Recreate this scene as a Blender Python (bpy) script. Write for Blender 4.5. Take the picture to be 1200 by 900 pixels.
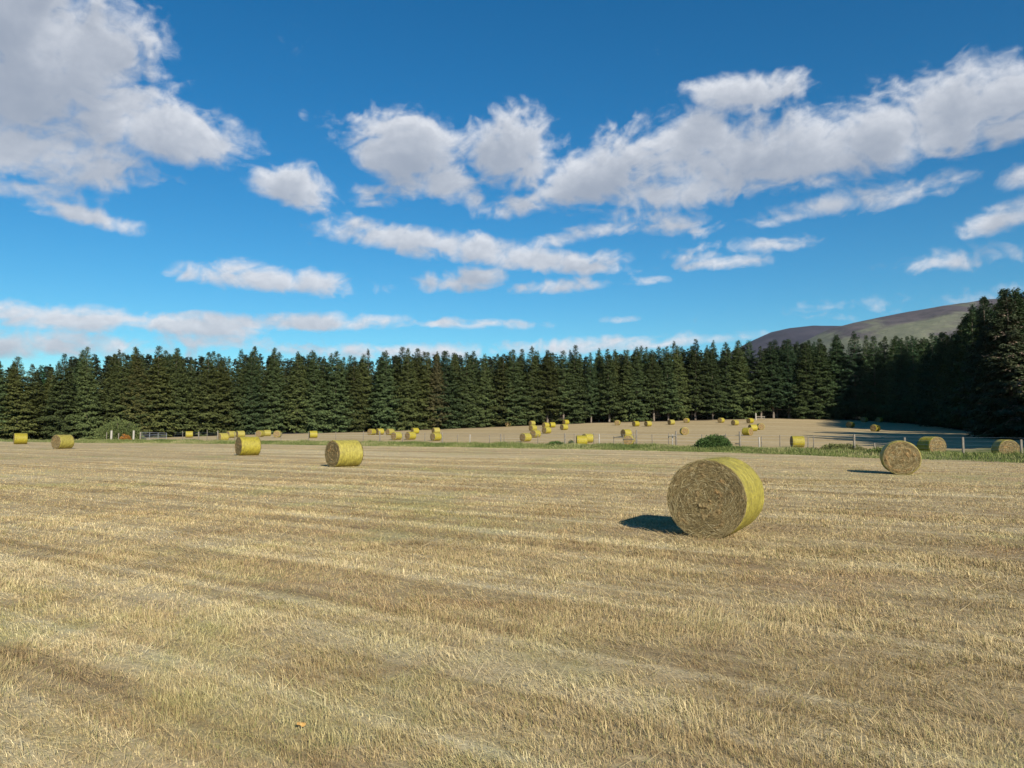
import bpy, bmesh, math, random
import numpy as np
from mathutils import Vector, Matrix

# ------------------------------------------------------------------ scene
for o in list(bpy.data.objects): bpy.data.objects.remove(o)
S = bpy.context.scene
COL = S.collection
PI = math.pi
R = math.radians
F = 900.0            # focal length in photo pixels (1200 wide)
PITCH = math.atan(52 / F)
CAM_H = 1.72

cam = bpy.data.cameras.new('camera')
camo = bpy.data.objects.new('camera', cam)
COL.objects.link(camo)
camo.location = (0, 0, CAM_H)
camo.rotation_euler = (PI / 2 + PITCH, 0, 0)
cam.sensor_width = 36
cam.lens = 36 * F / 1200
cam.clip_start = 0.1
cam.clip_end = 20000
S.camera = camo

SUN_AZ, SUN_EL = R(157), R(29)      # clockwise from +Y

def ray(px, py):
    u, v = (px - 600) / F, (450 - py) / F
    c, s = math.cos(PITCH), math.sin(PITCH)
    return Vector((u, c - v * s, s + v * c))

def azel(px, py):
    d = ray(px, py).normalized()
    return math.atan2(d.x, d.y), math.asin(d.z)

# ------------------------------------------------------------------ node helpers
class NT:
    def __init__(s, tree): s.t = tree; s.n = tree.nodes; s.l = tree.links
    def put(s, sock, v):
        if isinstance(v, bpy.types.NodeSocket): s.l.new(v, sock)
        elif isinstance(v, (int, float)) and sock.type == 'RGBA': sock.default_value = (v, v, v, 1)
        elif isinstance(v, (int, float)) and sock.type == 'VECTOR': sock.default_value = (v, v, v)
        elif isinstance(v, (tuple, list)) and sock.type == 'RGBA' and len(v) == 3: sock.default_value = (*v, 1)
        else: sock.default_value = v
    def m(s, op, a, b=None, c=None, clamp=False):
        n = s.n.new('ShaderNodeMath'); n.operation = op; n.use_clamp = clamp
        for i, v in enumerate((a, b, c)):
            if v is not None: s.put(n.inputs[i], v)
        return n.outputs[0]
    def v(s, op, a, b=None, scale=None):
        n = s.n.new('ShaderNodeVectorMath'); n.operation = op
        s.put(n.inputs[0], a)
        if b is not None: s.put(n.inputs[1], b)
        if scale is not None: s.put(n.inputs['Scale'], scale)
        return n.outputs['Value'] if op in ('LENGTH', 'DOT_PRODUCT', 'DISTANCE') else n.outputs[0]
    def xyz(s, v):
        n = s.n.new('ShaderNodeSeparateXYZ'); s.put(n.inputs[0], v); return n.outputs
    def cxyz(s, x, y, z=0.0):
        n = s.n.new('ShaderNodeCombineXYZ')
        for i, q in enumerate((x, y, z)): s.put(n.inputs[i], q)
        return n.outputs[0]
    def noise(s, vec, scale, detail=3, rough=0.55, dist=0.0, dim='3D', lac=2.0, color=False):
        n = s.n.new('ShaderNodeTexNoise'); n.noise_dimensions = dim
        s.put(n.inputs['Vector'], vec); s.put(n.inputs['Scale'], scale); s.put(n.inputs['Detail'], detail)
        s.put(n.inputs['Roughness'], rough); s.put(n.inputs['Distortion'], dist); s.put(n.inputs['Lacunarity'], lac)
        return n.outputs['Color' if color else 'Fac']
    def step(s, x, a, b, lo=0.0, hi=1.0, smooth=True):
        n = s.n.new('ShaderNodeMapRange'); n.interpolation_type = 'SMOOTHSTEP' if smooth else 'LINEAR'
        for i, q in enumerate((x, a, b, lo, hi)): s.put(n.inputs[i], q)
        return n.outputs[0]
    def mix(s, f, a, b, mode='MIX'):
        n = s.n.new('ShaderNodeMix'); n.data_type = 'RGBA'; n.blend_type = mode
        s.put(n.inputs[0], f); s.put(n.inputs[6], a); s.put(n.inputs[7], b)
        return n.outputs[2]
    def mapping(s, vec, loc=(0, 0, 0), rot=(0, 0, 0), sc=(1, 1, 1), typ='POINT'):
        n = s.n.new('ShaderNodeMapping'); n.vector_type = typ
        s.put(n.inputs[0], vec)
        if typ == 'POINT' or typ == 'TEXTURE': n.inputs['Location'].default_value = loc
        n.inputs['Rotation'].default_value = rot; n.inputs['Scale'].default_value = sc
        return n.outputs[0]
    def hsv(s, col, h=0.5, sat=1.0, val=1.0):
        n = s.n.new('ShaderNodeHueSaturation'); s.put(n.inputs['Color'], col)
        s.put(n.inputs['Hue'], h); s.put(n.inputs['Saturation'], sat); s.put(n.inputs['Value'], val)
        return n.outputs[0]

# ------------------------------------------------------------------ world: Nishita sky
world = bpy.data.worlds.new('World')
S.world = world
world.use_nodes = True
wt = world.node_tree
for n in list(wt.nodes): wt.nodes.remove(n)
W = NT(wt)
sky = wt.nodes.new('ShaderNodeTexSky'); sky.sky_type = 'NISHITA'; sky.sun_disc = False
sky.sun_elevation = SUN_EL; sky.sun_rotation = SUN_AZ
sky.air_density = 1.0; sky.dust_density = 0.0; sky.ozone_density = 4.0; sky.altitude = 100
SKY_K = 0.075
skyc = W.hsv(sky.outputs[0], 0.497, 1.33, 1.0)
skyc = W.v('MULTIPLY', skyc, (0.67, 1.04, 1.04))
bg = wt.nodes.new('ShaderNodeBackground'); W.put(bg.inputs[0], skyc); bg.inputs[1].default_value = SKY_K
wo = wt.nodes.new('ShaderNodeOutputWorld'); wt.links.new(bg.outputs[0], wo.inputs[0])

# ------------------------------------------------------------------ sun
sl = bpy.data.lights.new('sun', 'SUN'); sl.energy = 5.0; sl.angle = R(0.55); sl.color = (1.0, 0.93, 0.82)
so = bpy.data.objects.new('sun', sl); COL.objects.link(so)
sd = Vector((math.sin(SUN_AZ) * math.cos(SUN_EL), math.cos(SUN_AZ) * math.cos(SUN_EL), math.sin(SUN_EL)))
so.rotation_euler = sd.to_track_quat('Z', 'Y').to_euler()
so.location = sd * 50

S.view_settings.view_transform = 'Standard'; S.view_settings.look = 'None'
S.view_settings.exposure = 0.42; S.view_settings.gamma = 1.0; S.view_settings.use_curve_mapping = False
S.cycles.max_bounces = 6; S.cycles.diffuse_bounces = 3; S.cycles.transparent_max_bounces = 8
S.cycles.use_denoising = True

# cumulus banks: each lobe given by the direction in which it stands (photo px), half-widths and tilt in degrees
LOBES = [
 # big bank upper left
 (30,30,150,100,0,1.2),(70,120,150,92,0,1.3),(205,160,98,40,-2,1.25),(110,60,90,70,0,1.1),(50,180,140,42,0,1.15),(130,75,62,50,30,.8),(140,195,36,20,20,.6),
 (150,215,40,9,10,.35),(25,222,60,10,0,.35),(105,257,66,13,-8,.75),
 (350,224,50,29,-8,1.1),(378,139,20,8,0,.35),(416,140,12,6,0,.3),
 (478,180,70,50,-8,1.3),(525,216,44,28,-25,.9),(602,182,56,54,0,1.3),(605,243,46,14,8,.6),
 # the long bank on the right
 (690,215,62,40,12,1.15),(735,188,72,42,24,1.15),(800,165,70,44,12,1.1),(870,112,74,26,-2,1.1),(850,185,90,52,4,1.1),
 (810,225,120,24,0,.9),(940,180,100,52,4,1.1),(1030,165,80,52,14,1.1),(1110,135,85,58,8,1.1),(1185,120,70,58,6,1.1),
 (975,240,84,13,4,.48),(1060,226,60,13,8,.42),(925,256,44,8,8,.5),(775,262,52,14,-6,.35),(688,274,50,8,10,.4),
 # middle
 (440,236,36,12,10,.3),(425,264,32,11,-20,.5),(510,286,112,19,-6,.9),(640,308,82,14,-6,.8),(540,331,44,14,4,.75),(655,336,52,10,4,.8),
 (810,300,34,12,0,.5),(832,309,50,8,0,.55),(895,287,34,6,0,.2),(758,330,22,5,0,.4),(700,305,30,6,0,.2),
 (1172,258,52,16,10,.7),(1130,303,50,6,0,.1),(1195,205,22,12,10,.4),
 # lower left banks
 (322,330,118,16,-2,.95),(280,322,50,14,0,.7),(95,376,130,17,0,.9),(200,382,110,14,0,.75),(330,379,150,11,2,.8),(70,405,170,16,0,.62),(240,402,120,9,0,.4),
 (515,378,32,5,0,.45),(590,381,42,5,0,.4),(730,375,20,4,0,.35),
 (440,412,150,8,0,.45),(640,408,150,8,2,.42),(790,402,110,6,3,.4),(1110,358,50,4,0,.05),
 # behind the camera and overhead, seen only by the light
 (-700,200,300,60,0,1),(-1500,250,500,60,5,1),(1700,230,300,50,0,1),(2600,260,500,60,-4,1),
]

# ------------------------------------------------------------------ numpy noise
def _hash(ix, iy, seed):
    h = (ix.astype(np.int64) * 374761393 + iy.astype(np.int64) * 668265263 + seed * 2246822519) & 0xFFFFFFFF
    h = ((h ^ (h >> 13)) * 1274126177) & 0xFFFFFFFF
    return (h ^ (h >> 16)) & 0xFFFFFFFF
def grad(x, y, seed=0):
    x = np.asarray(x, float); y = np.asarray(y, float)
    ix = np.floor(x); iy = np.floor(y); fx = x - ix; fy = y - iy
    u = fx * fx * fx * (fx * (fx * 6 - 15) + 10); v = fy * fy * fy * (fy * (fy * 6 - 15) + 10)
    def gr(dx, dy):
        a = _hash(ix + dx, iy + dy, seed) / 4294967296.0 * 2 * PI
        return np.cos(a) * (fx - dx) + np.sin(a) * (fy - dy)
    return (gr(0, 0) * (1 - u) + gr(1, 0) * u) * (1 - v) + (gr(0, 1) * (1 - u) + gr(1, 1) * u) * v
def fbm(x, y, octv=4, seed=0, gain=.5):
    r = 0; a = 1.0
    for i in range(octv):
        r = r + a * grad(x * 2 ** i + 13.7 * i, y * 2 ** i - 7.1 * i, seed + i); a *= gain
    return r

# ------------------------------------------------------------------ mesh helpers
def new_mesh(name, verts, faces, mat=None, smooth=False):
    me = bpy.data.meshes.new(name)
    verts = np.asarray(verts, np.float32)
    if isinstance(faces, np.ndarray):
        nf, k = faces.shape
        me.vertices.add(len(verts)); me.vertices.foreach_set('co', verts.ravel())
        me.loops.add(nf * k); me.loops.foreach_set('vertex_index', faces.astype(np.int32).ravel())
        me.polygons.add(nf); me.polygons.foreach_set('loop_start', np.arange(0, nf * k, k, dtype=np.int32))
        me.update(calc_edges=True)
    else:
        me.from_pydata([tuple(map(float, v)) for v in verts], [], [tuple(map(int, f)) for f in faces]); me.update()
    if smooth: me.polygons.foreach_set('use_smooth', [True] * len(me.polygons))
    if mat: me.materials.append(mat)
    return me
def add_attr(me, name, arr, kind='FLOAT'):
    a = me.attributes.new(name, kind, 'POINT')
    a.data.foreach_set('value' if kind == 'FLOAT' else 'color', np.asarray(arr, np.float32).ravel())
def link(name, data, parent=None, loc=(0, 0, 0)):
    o = bpy.data.objects.new(name, data); COL.objects.link(o); o.location = loc
    if parent: o.parent = parent
    return o
def tag(o, label=None, cat=None, group=None, kind=None):
    for k, v in (('label', label), ('category', cat), ('group', group), ('kind', kind)):
        if v: o[k] = v
    return o
def grid_faces(nx, ny):
    i = np.arange(nx - 1)[None, :] + np.arange(ny - 1)[:, None] * nx
    return np.stack([i, i + 1, i + nx + 1, i + nx], -1).reshape(-1, 4)
def mat_new(name):
    m = bpy.data.materials.new(name); m.use_nodes = True
    n = NT(m.node_tree); b = m.node_tree.nodes['Principled BSDF']
    b.inputs['Roughness'].default_value = 0.85; b.inputs['Specular IOR Level'].default_value = 0.2
    return m, n, b
def attr(n, name, out='Fac'):
    a = n.n.new('ShaderNodeAttribute'); a.attribute_name = name; return a.outputs[out]
def ramp(n, fac, stops):
    r = n.n.new('ShaderNodeValToRGB'); e = r.color_ramp.elements
    while len(e) < len(stops): e.new(0.5)
    for q, (p, c) in zip(e, stops): q.position = p; q.color = (*c, 1)
    n.put(r.inputs[0], fac); return r.outputs[0]
def bump(n, b, h, strength, dist):
    u = n.n.new('ShaderNodeBump'); u.inputs['Strength'].default_value = strength; u.inputs['Distance'].default_value = dist
    n.put(u.inputs['Height'], h); n.l.new(u.outputs[0], b.inputs['Normal'])

# ------------------------------------------------------------------ sky dome of cumulus banks (where cloud stands; the blue is the Nishita sky)
def lobes(A, E):
    acc = np.full(A.shape, -1.0)
    for (cx, cy, rx, ry, tilt, wgt) in LOBES:
        a, e = azel(cx, cy); a1, _ = azel(cx + rx, cy); a0, _ = azel(cx - rx, cy); _, t0 = azel(cx, cy + ry); _, t1 = azel(cx, cy - ry)
        da = A - a; de = E - e; c, s = math.cos(R(tilt)), math.sin(R(tilt))
        x = (da * c + de * s) / (abs(a1 - a0) / 2); y = (-da * s + de * c) / (abs(t1 - t0) / 2)
        y = np.where(y < 0, y * 1.25, y)                    # flatter bases
        q = wgt * (1 - (x * x + y * y) ** .8)
        k = 0.18; h = np.maximum(k - np.abs(acc - q), 0) / k
        acc = np.maximum(acc, q) + h * h * h * k / 6
    return acc
def cover(A, E):
    x = A * 1.0; y = E * 1.45
    wx = fbm(x * 9, y * 9, 3, 5) * .05; wy = fbm(x * 9, y * 9, 3, 9) * .05
    x = x + wx; y = y + wy
    b = fbm(x * 14, y * 14, 5, 21, .55)
    bil = 0.35 - np.abs(fbm(x * 22, y * 22, 4, 33, .55))    # billows
    return lobes(A, E) * 1.05 + b * 0.85 + bil * 0.8 + .02
azs = np.radians(np.arange(-48, 48.01, .12)); els = np.radians(np.arange(-.6, 33, .1))
A_, E_ = np.meshgrid(azs, els)
cv = cover(A_, E_)
dep = sum(np.clip(cover(A_ + dx, E_ + dy) + .1, 0, 2) for dx, dy in ((.004, .010), (.010, .024), (.018, .044))) / 3
dep = dep * (1 + .9 * fbm(A_ * 11, E_ * 16, 3, 71, .5))
Rd = 9000
V = np.stack([np.sin(A_) * np.cos(E_), np.cos(A_) * np.cos(E_), np.sin(E_)], -1).reshape(-1, 3) * Rd + (0, 0, CAM_H)
Fc = grid_faces(len(azs), len(els))
keep = (cv.ravel()[Fc].max(1) > -0.45)
Fc = Fc[keep]; used, inv = np.unique(Fc, return_inverse=True); Fc = inv.reshape(Fc.shape)
mcl, n, b = mat_new('cumulus')
n.n.remove(b)
P = n.cxyz(attr(n, 'az'), n.m('MULTIPLY', attr(n, 'el'), 1.35))
f0 = n.noise(P, 60, 6, .6, .3, '2D')
f1 = n.noise(n.v('ADD', P, (.004, .012, 0)), 60, 4, .6, .3, '2D')
c0 = n.m('MULTIPLY_ADD', n.m('SUBTRACT', f0, .5), .85, attr(n, 'cover'))
alpha = n.m('MULTIPLY', n.step(c0, -0.30, 1.0), 0.94)
th = n.m('MULTIPLY_ADD', n.m('SUBTRACT', f1, .5), .55, attr(n, 'depth'))
lit = n.m('SUBTRACT', 1.0, n.m('SUBTRACT', 1.0, n.m('EXPONENT', n.m('MULTIPLY', n.m('MAXIMUM', th, 0.0), -1.35))), clamp=True)
ccol = n.mix(lit, (0.25, 0.285, 0.35), (0.57, 0.59, 0.63))
em = n.n.new('ShaderNodeEmission'); n.put(em.inputs[0], ccol); em.inputs[1].default_value = 1.0
tr = n.n.new('ShaderNodeBsdfTransparent'); mx = n.n.new('ShaderNodeMixShader')
n.put(mx.inputs[0], alpha); n.l.new(tr.outputs[0], mx.inputs[1]); n.l.new(em.outputs[0], mx.inputs[2])
n.l.new(mx.outputs[0], n.n['Material Output'].inputs[0])
me = new_mesh('sky', V[used], Fc, mcl, True)
for nm, ar in (('az', A_), ('el', E_), ('cover', cv), ('depth', dep)): add_attr(me, nm, ar.ravel()[used])
mcl.cycles.emission_sampling = 'NONE'
tag(link('sky', me), kind='structure')

# ================================================================== land
rng = np.random.default_rng(7)
HAZE = 1.8e-5
def ip(pts, x):
    a = sorted(pts); return np.interp(x, [p[0] for p in a], [p[1] for p in a])
# depth (Y, metres) of lines across the view, by the photo column they cross
FENCE = [(-700,118),(-200,108),(0,102),(132,98),(165,98),(235,94),(300,90),(440,83),(518,79),(590,76),(662,72),(742,68),(867,60),(1000,53),(1127,47),(1195,44),(1300,40),(1500,34),(1900,26),(2600,19)]
VERGE = [(-700,114),(-200,103),(0,97),(100,91),(230,87),(300,83),(440,75),(518,71),(600,66),(742,60),(900,51.5),(1000,45.5),(1127,40.5),(1200,37.7),(1300,34.5),(1500,30),(1900,23),(2600,17)]
WOOD = [(-500,120),(-200,134),(-80,140),(0,145),(100,150),(200,155),(300,165),(430,175),(560,185),(700,195),(820,200),(900,202),(1000,196),(1040,188),(1080,168),(1114,142),(1140,122),(1176,100),(1230,80),(1330,64),(1500,50),(1900,34),(2600,22)]
WOODZ = [(-500,-1),(0,-.7),(100,-.45),(200,-.05),(300,.43),(430,.94),(560,1.9),(700,3.2),(820,3.9),(900,4.4),(1000,3.9),(1040,3.4),(1080,2.6),(1114,1.8),(1140,1.1),(1176,.4),(1300,.3),(2600,.2)]
def terrain(X, Y):
    X = np.asarray(X, float); Y = np.asarray(Y, float)
    px = 600 + F * X / np.maximum(Y, 4.0)
    px = np.clip(px, -700, 2600)
    yf = ip(FENCE, px); yw = ip(WOOD, px); zw = ip(WOODZ, px)
    t = (Y - yf) / (yw - yf)
    tc_ = np.clip(t, 0, 1)
    z = zw * tc_ ** 2.0 - 0.38 * np.sin(PI * np.clip(t * 2.4, 0, 1)) * (px > 300) - 0.15 * np.sin(PI * np.clip(t * 2.4, 0, 1)) * (px <= 300)
    z = np.where(t > 1, zw + np.minimum((Y - yw) * .012, 3.0), z)
    z = z + 0.16 * np.exp(-((Y - yf + 1.5) / 2.5) ** 2)
    z = z + 0.03 * grad(X * .21, Y * .21, 77) * np.clip(np.hypot(X, Y) / 12, 0, 1) + 0.012 * grad(X * 1.1, Y * 1.1, 78)
    return np.where(Y < 4, 0.0, z)
def tz(x, y): return float(terrain(np.array([x]), np.array([y]))[0])
def on_line(line, px):
    y = float(ip(line, px)); return Vector(((px - 600) / F * y, y, 0))

# --- materials shared by the ground and its stubble
def field_colour(n, zone2=None):
    """colour of the dry mown grass from its place on the field"""
    pos = n.n.new('ShaderNodeNewGeometry').outputs['Position']
    # swaths lie along the fence; coordinates turned so that x runs along them
    sw = n.mapping(pos, rot=(0, 0, R(34)))
    s1 = n.noise(n.mapping(sw, sc=(.022, 1.35, 0)), 1.0, 5, .6, .25, '2D')
    s2 = n.noise(n.mapping(sw, sc=(.07, 4.2, 0)), 1.0, 4, .6, .2, '2D')
    p1 = n.noise(pos, .16, 6, .6, .6, '2D')
    p2 = n.noise(pos, 1.1, 5, .62, .5, '2D')
    p3 = n.noise(pos, 9.0, 4, .65, 0, '2D')
    sel = n.m('ADD', n.m('MULTIPLY', s1, .36), n.m('ADD', n.m('MULTIPLY', s2, .42), n.m('ADD', n.m('MULTIPLY', p2, .24), n.m('MULTIPLY', p3, .06))))
    c = ramp(n, n.step(sel, .34, .72, smooth=False), [(0, (0.170, 0.119, 0.064)), (.28, (0.306, 0.225, 0.123)), (.52, (0.416, 0.323, 0.183)), (.76, (0.510, 0.416, 0.251)), (1, (0.612, 0.527, 0.357))])
    green = n.step(n.m('ADD', n.m('MULTIPLY', p1, .7), n.m('MULTIPLY', p2, .3)), .50, .68)
    c = n.mix(n.m('MULTIPLY', green, .62), c, (0.281, 0.276, 0.111))
    red = n.step(n.noise(n.v('ADD', pos, (31, 17, 0)), .45, 5, .6, .4, '2D'), .54, .72)
    c = n.mix(n.m('MULTIPLY', red, .40), c, (0.340, 0.212, 0.115))
    if zone2 is not None:
        q = ramp(n, n.step(sel, .38, .66, smooth=False), [(0, (.20, .135, .065)), (.35, (.34, .25, .13)), (.65, (.42, .32, .17)), (1, (.54, .44, .26))])
        c = n.mix(zone2, c, q)
    ln = n.noise(n.mapping(n.v('ADD', sw, (5, 9, 0)), sc=(.014, .55, 0)), 1.0, 4, .7, .15, '2D')
    c = n.mix(n.m('MULTIPLY', n.step(ln,   .53, .62), .34), c, (.27, .185, .095))
    c = n.mix(n.m('MULTIPLY', n.step(ln, .46, .38), .40), c, (.60, .51, .34))
    c = n.mix(1.0, c, (1.01, .995, .92), 'MULTIPLY')
    return c, p3, sel

mg, n, b = mat_new('mown_ground')
z = n.n.new('ShaderNodeAttribute'); z.attribute_name = 'zone'
zr, zg, zb = n.xyz(z.outputs['Vector'])
c, p3, sel = field_colour(n, zg)
pos = n.n.new('ShaderNodeNewGeometry').outputs['Position']
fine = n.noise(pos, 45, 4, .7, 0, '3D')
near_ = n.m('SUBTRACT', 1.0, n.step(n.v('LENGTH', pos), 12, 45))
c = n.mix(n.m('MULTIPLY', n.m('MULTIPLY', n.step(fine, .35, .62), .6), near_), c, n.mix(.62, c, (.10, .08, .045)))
gn = n.noise(pos, .9, 5, .6, .4)
gcol = ramp(n, n.step(gn, .35, .65), [(0, (.06, .085, .022)), (.5, (.12, .14, .04)), (1, (.25, .22, .10))])
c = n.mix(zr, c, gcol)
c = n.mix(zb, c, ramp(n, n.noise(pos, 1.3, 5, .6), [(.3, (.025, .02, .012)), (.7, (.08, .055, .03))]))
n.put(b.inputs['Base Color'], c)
hgt = n.m('ADD', n.m('MULTIPLY', fine, .35), n.m('ADD', n.m('MULTIPLY', p3, .6), n.m('MULTIPLY', sel, 1.5)))
bump(n, b, hgt, .4, .04)
b.inputs['Roughness'].default_value = .95

# --- the ground: one polar sheet, fine where the camera looks
ang = np.radians(np.concatenate([np.arange(-48, 55, .3), np.arange(55, 312, 3.0)]))
rad = np.concatenate([[0.02], 1.0 * 1.021 ** np.arange(0, 440)])
rad = rad[rad < 5300]; rad = np.append(rad, 5400)
A2, R2 = np.meshgrid(ang, rad)
gx = R2 * np.sin(A2); gy = R2 * np.cos(A2); gz = terrain(gx, gy)
px = np.clip(600 + F * gx / np.maximum(gy, 4.0), -700, 2600)
wob = grad(gx * .35, gy * .35, 3) * .9 + grad(gx * 1.7, gy * 1.7, 4) * .3
yv, yf, yw = ip(VERGE, px), ip(FENCE, px), ip(WOOD, px)
sm = lambda a, lo, hi: np.clip((a - lo) / (hi - lo), 0, 1)
greenr = sm(px, 960, 1060) * 22 + .4                     # rough green grass beyond the fence on the right
front = gy > 4
zoneR = sm(gy - yv - .8 + wob, -.3, .4) * (1 - sm(gy - yf - greenr + wob * 2, 0, 2)) * front
zoneG = sm(gy - yf, 0, .6) * (1 - zoneR) * front
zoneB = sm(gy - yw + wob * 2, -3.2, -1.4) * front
me_v = np.stack([gx, gy, gz], -1).reshape(-1, 3)
nx, ny = len(ang), len(rad)
i = np.arange(nx)[None, :] + np.arange(ny - 1)[:, None] * nx
j = np.roll(np.arange(nx), -1)[None, :] + np.arange(ny - 1)[:, None] * nx
gf = np.stack([i, i + nx, j + nx, j], -1).reshape(-1, 4)
me = new_mesh('ground', me_v, gf, mg, True)
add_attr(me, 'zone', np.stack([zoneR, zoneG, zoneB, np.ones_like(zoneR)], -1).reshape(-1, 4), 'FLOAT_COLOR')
tag(link('ground', me), kind='structure')

# --- hills beyond the wood
def hill(name, ridge, Y0, front_w, back_w, colour_fn, seed, amp, dx=14):
    xs = np.linspace((ridge[0][0] - 600) / F * Y0, (ridge[-1][0] - 600) / F * Y0, 260)
    ys = np.concatenate([np.linspace(-front_w, 0, 70), np.linspace(0, back_w, 25)[1:]]) + Y0
    XX, YY = np.meshgrid(xs, ys)
    pr = 600 + F * XX / Y0
    top = CAM_H + (502 - np.interp(pr, [p[0] for p in ridge], [p[1] for p in ridge])) / F * Y0
    k = np.where(YY < Y0, (YY - Y0) / front_w, (YY - Y0) / back_w)
    prof = (1 + np.cos(PI * np.clip(k, -1, 1))) / 2
    rough = fbm(XX / 420, YY / 420, 6, seed) * amp * np.clip(np.abs(k) * 4, .06, 1)
    Z = (top - 0) * prof + rough * prof - 4 * (prof < .02)
    me = new_mesh(name, np.stack([XX, YY, Z], -1).reshape(-1, 3), grid_faces(len(xs), len(ys)), colour_fn, True)
    return tag(link(name, me), kind='structure')
mh, n, b = mat_new('moorland')
pos = n.n.new('ShaderNodeNewGeometry').outputs['Position']
px_, py_, pz_ = n.xyz(pos)
a1 = n.noise(n.mapping(pos, sc=(1, .6, 2.2)), .0028, 8, .62, .8)
alt = n.step(pz_, 230, 560, smooth=False)
heath = n.step(n.m('ADD', n.m('MULTIPLY', a1, 2.2), alt), 1.35, 1.65)
a2 = n.noise(pos, .02, 6, .65)
grassc = ramp(n, a2, [(.3, (.10, .11, .065)), (.7, (.185, .185, .115))])
heathc = ramp(n, a2, [(.3, (.050, .042, .045)), (.7, (.11, .09, .09))])
n.put(b.inputs['Base Color'], n.mix(heath, grassc, heathc))
bump(n, b, n.noise(pos, .05, 6, .6), .8, 6)
mh2, n, b = mat_new('far_heather')
pos = n.n.new('ShaderNodeNewGeometry').outputs['Position']
n.put(b.inputs['Base Color'], ramp(n, n.noise(pos, .006, 6, .6), [(.3, (.022, .022, .035)), (.7, (.050, .045, .06))]))
hill('hill', [(880,480),(900,445),(925,416),(950,398),(975,385),(1000,378.5),(1030,372),(1060,366),(1100,360),(1140,355),(1200,349),(1300,345),(1500,352),(1700,380)], 3000, 1500, 1200, mh, 11, 34)
hill('far_hill', [(780,470),(840,425),(865,408),(885,398),(905,389),(925,384.5),(950,382),(985,383),(1040,392),(1120,420),(1200,460)], 4200, 1300, 1000, mh2, 19, 28)

# --- the air: thin even haze round camera, fields, wood and hills
hv = [(x_, y_, z_) for z_ in (-8, 720) for x_, y_ in ((-5480, -5480), (5480, -5480), (5480, 5480), (-5480, 5480))]
mhz = bpy.data.materials.new('haze'); mhz.use_nodes = True; hn = mhz.node_tree.nodes; hn.remove(hn['Principled BSDF'])
pv = hn.new('ShaderNodeVolumePrincipled'); pv.inputs['Color'].default_value = (.82, .9, 1, 1); pv.inputs['Density'].default_value = HAZE
mhz.node_tree.links.new(pv.outputs[0], hn['Material Output'].inputs['Volume'])
if HAZE: tag(link('haze', new_mesh('haze', hv, [(3, 2, 1, 0), (4, 5, 6, 7), (0, 1, 5, 4), (1, 2, 6, 5), (2, 3, 7, 6), (3, 0, 4, 7)], mhz)), 'thin pale haze in the air towards the hills', 'haze', kind='stuff')

# ================================================================== stubble blades
def blades(name, cx, cy, hgt, wid, lean, leandir, mat, rnd, bend=.35, curve=True):
    """each blade: a bent quad and a tip, as one sheet of faces"""
    N = len(cx); cz = terrain(cx, cy) - .004
    yaw = rng.uniform(0, 2 * PI, N)
    wx, wy = np.cos(yaw) * wid / 2, np.sin(yaw) * wid / 2
    lx, ly = np.cos(leandir) * np.sin(lean), np.sin(leandir) * np.sin(lean); lz = np.cos(lean)
    l2 = np.minimum(lean + bend * (0.5 + rng.random(N)), 1.75)
    mx_, my_, mz_ = cx + lx * hgt * .55, cy + ly * hgt * .55, cz + lz * hgt * .55
    tx, ty, tz_ = mx_ + np.cos(leandir) * np.sin(l2) * hgt * .45, my_ + np.sin(leandir) * np.sin(l2) * hgt * .45, mz_ + np.cos(l2) * hgt * .45
    V = np.empty((N, 5, 3), np.float32)
    V[:, 0] = np.stack([cx - wx, cy - wy, cz], -1); V[:, 1] = np.stack([cx + wx, cy + wy, cz], -1)
    V[:, 2] = np.stack([mx_ + wx * .8, my_ + wy * .8, mz_], -1); V[:, 3] = np.stack([mx_ - wx * .8, my_ - wy * .8, mz_], -1)
    V[:, 4] = np.stack([tx, ty, tz_], -1)
    b0 = np.arange(N) * 5
    tris = np.stack([b0, b0 + 1, b0 + 2, b0, b0 + 2, b0 + 3, b0 + 3, b0 + 2, b0 + 4], -1).reshape(-1, 3)
    me = new_mesh(name, V.reshape(-1, 3), tris, mat)
    add_attr(me, 'rnd', np.repeat(rnd, 5)); add_attr(me, 'tip', np.tile([0, 0, .6, .6, 1.0], N))
    return me
def fan(dens_rings, half=40):
    xs, ys = [], []
    for r0, r1, dens in dens_rings:
        a = R(half); N = int(a * (r1 * r1 - r0 * r0) * dens)
        r = np.sqrt(rng.uniform(r0 * r0, r1 * r1, N)); t = rng.uniform(-a, a, N)
        xs.append(r * np.sin(t)); ys.append(r * np.cos(t))
    return np.concatenate(xs), np.concatenate(ys)
mb, n, b = mat_new('dry_stubble')
c, p3, sel = field_colour(n)
r_ = attr(n, 'rnd'); t_ = attr(n, 'tip')
v_ = ramp(n, r_, [(0, (.44, .38, .30)), (.35, (.84, .80, .72)), (.7, (1.10, 1.08, 1.0)), (1, (1.6, 1.6, 1.5))])
c = n.mix(1.0, c, v_, 'MULTIPLY')
c = n.mix(n.m('MULTIPLY', n.step(n.m('FRACT', n.m('MULTIPLY', r_, 37.3)), .80, .86), .6), c, (.20, .22, .06))
n.put(b.inputs['Base Color'], c); b.inputs['Roughness'].default_value = .7; b.inputs['Specular IOR Level'].default_value = .25
sub = b.inputs.get('Transmission Weight')
x, y = fan([(3.2, 5.5, 11000), (5.5, 8, 8000), (8, 12, 4200), (12, 18, 1800), (18, 28, 800), (28, 45, 300), (45, 75, 90), (75, 112, 30)])
dist = np.hypot(x, y)
px = 600 + F * x / y
k = (y < ip(VERGE, px) + .3)
tuft = fbm(x * 3.1, y * 3.1, 3, 50) ; clump = fbm(x * 14, y * 14, 2, 55)
k &= (rng.random(len(x)) < np.clip(.85 + clump * 1.1 + tuft * .3, .3, 1))
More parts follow.
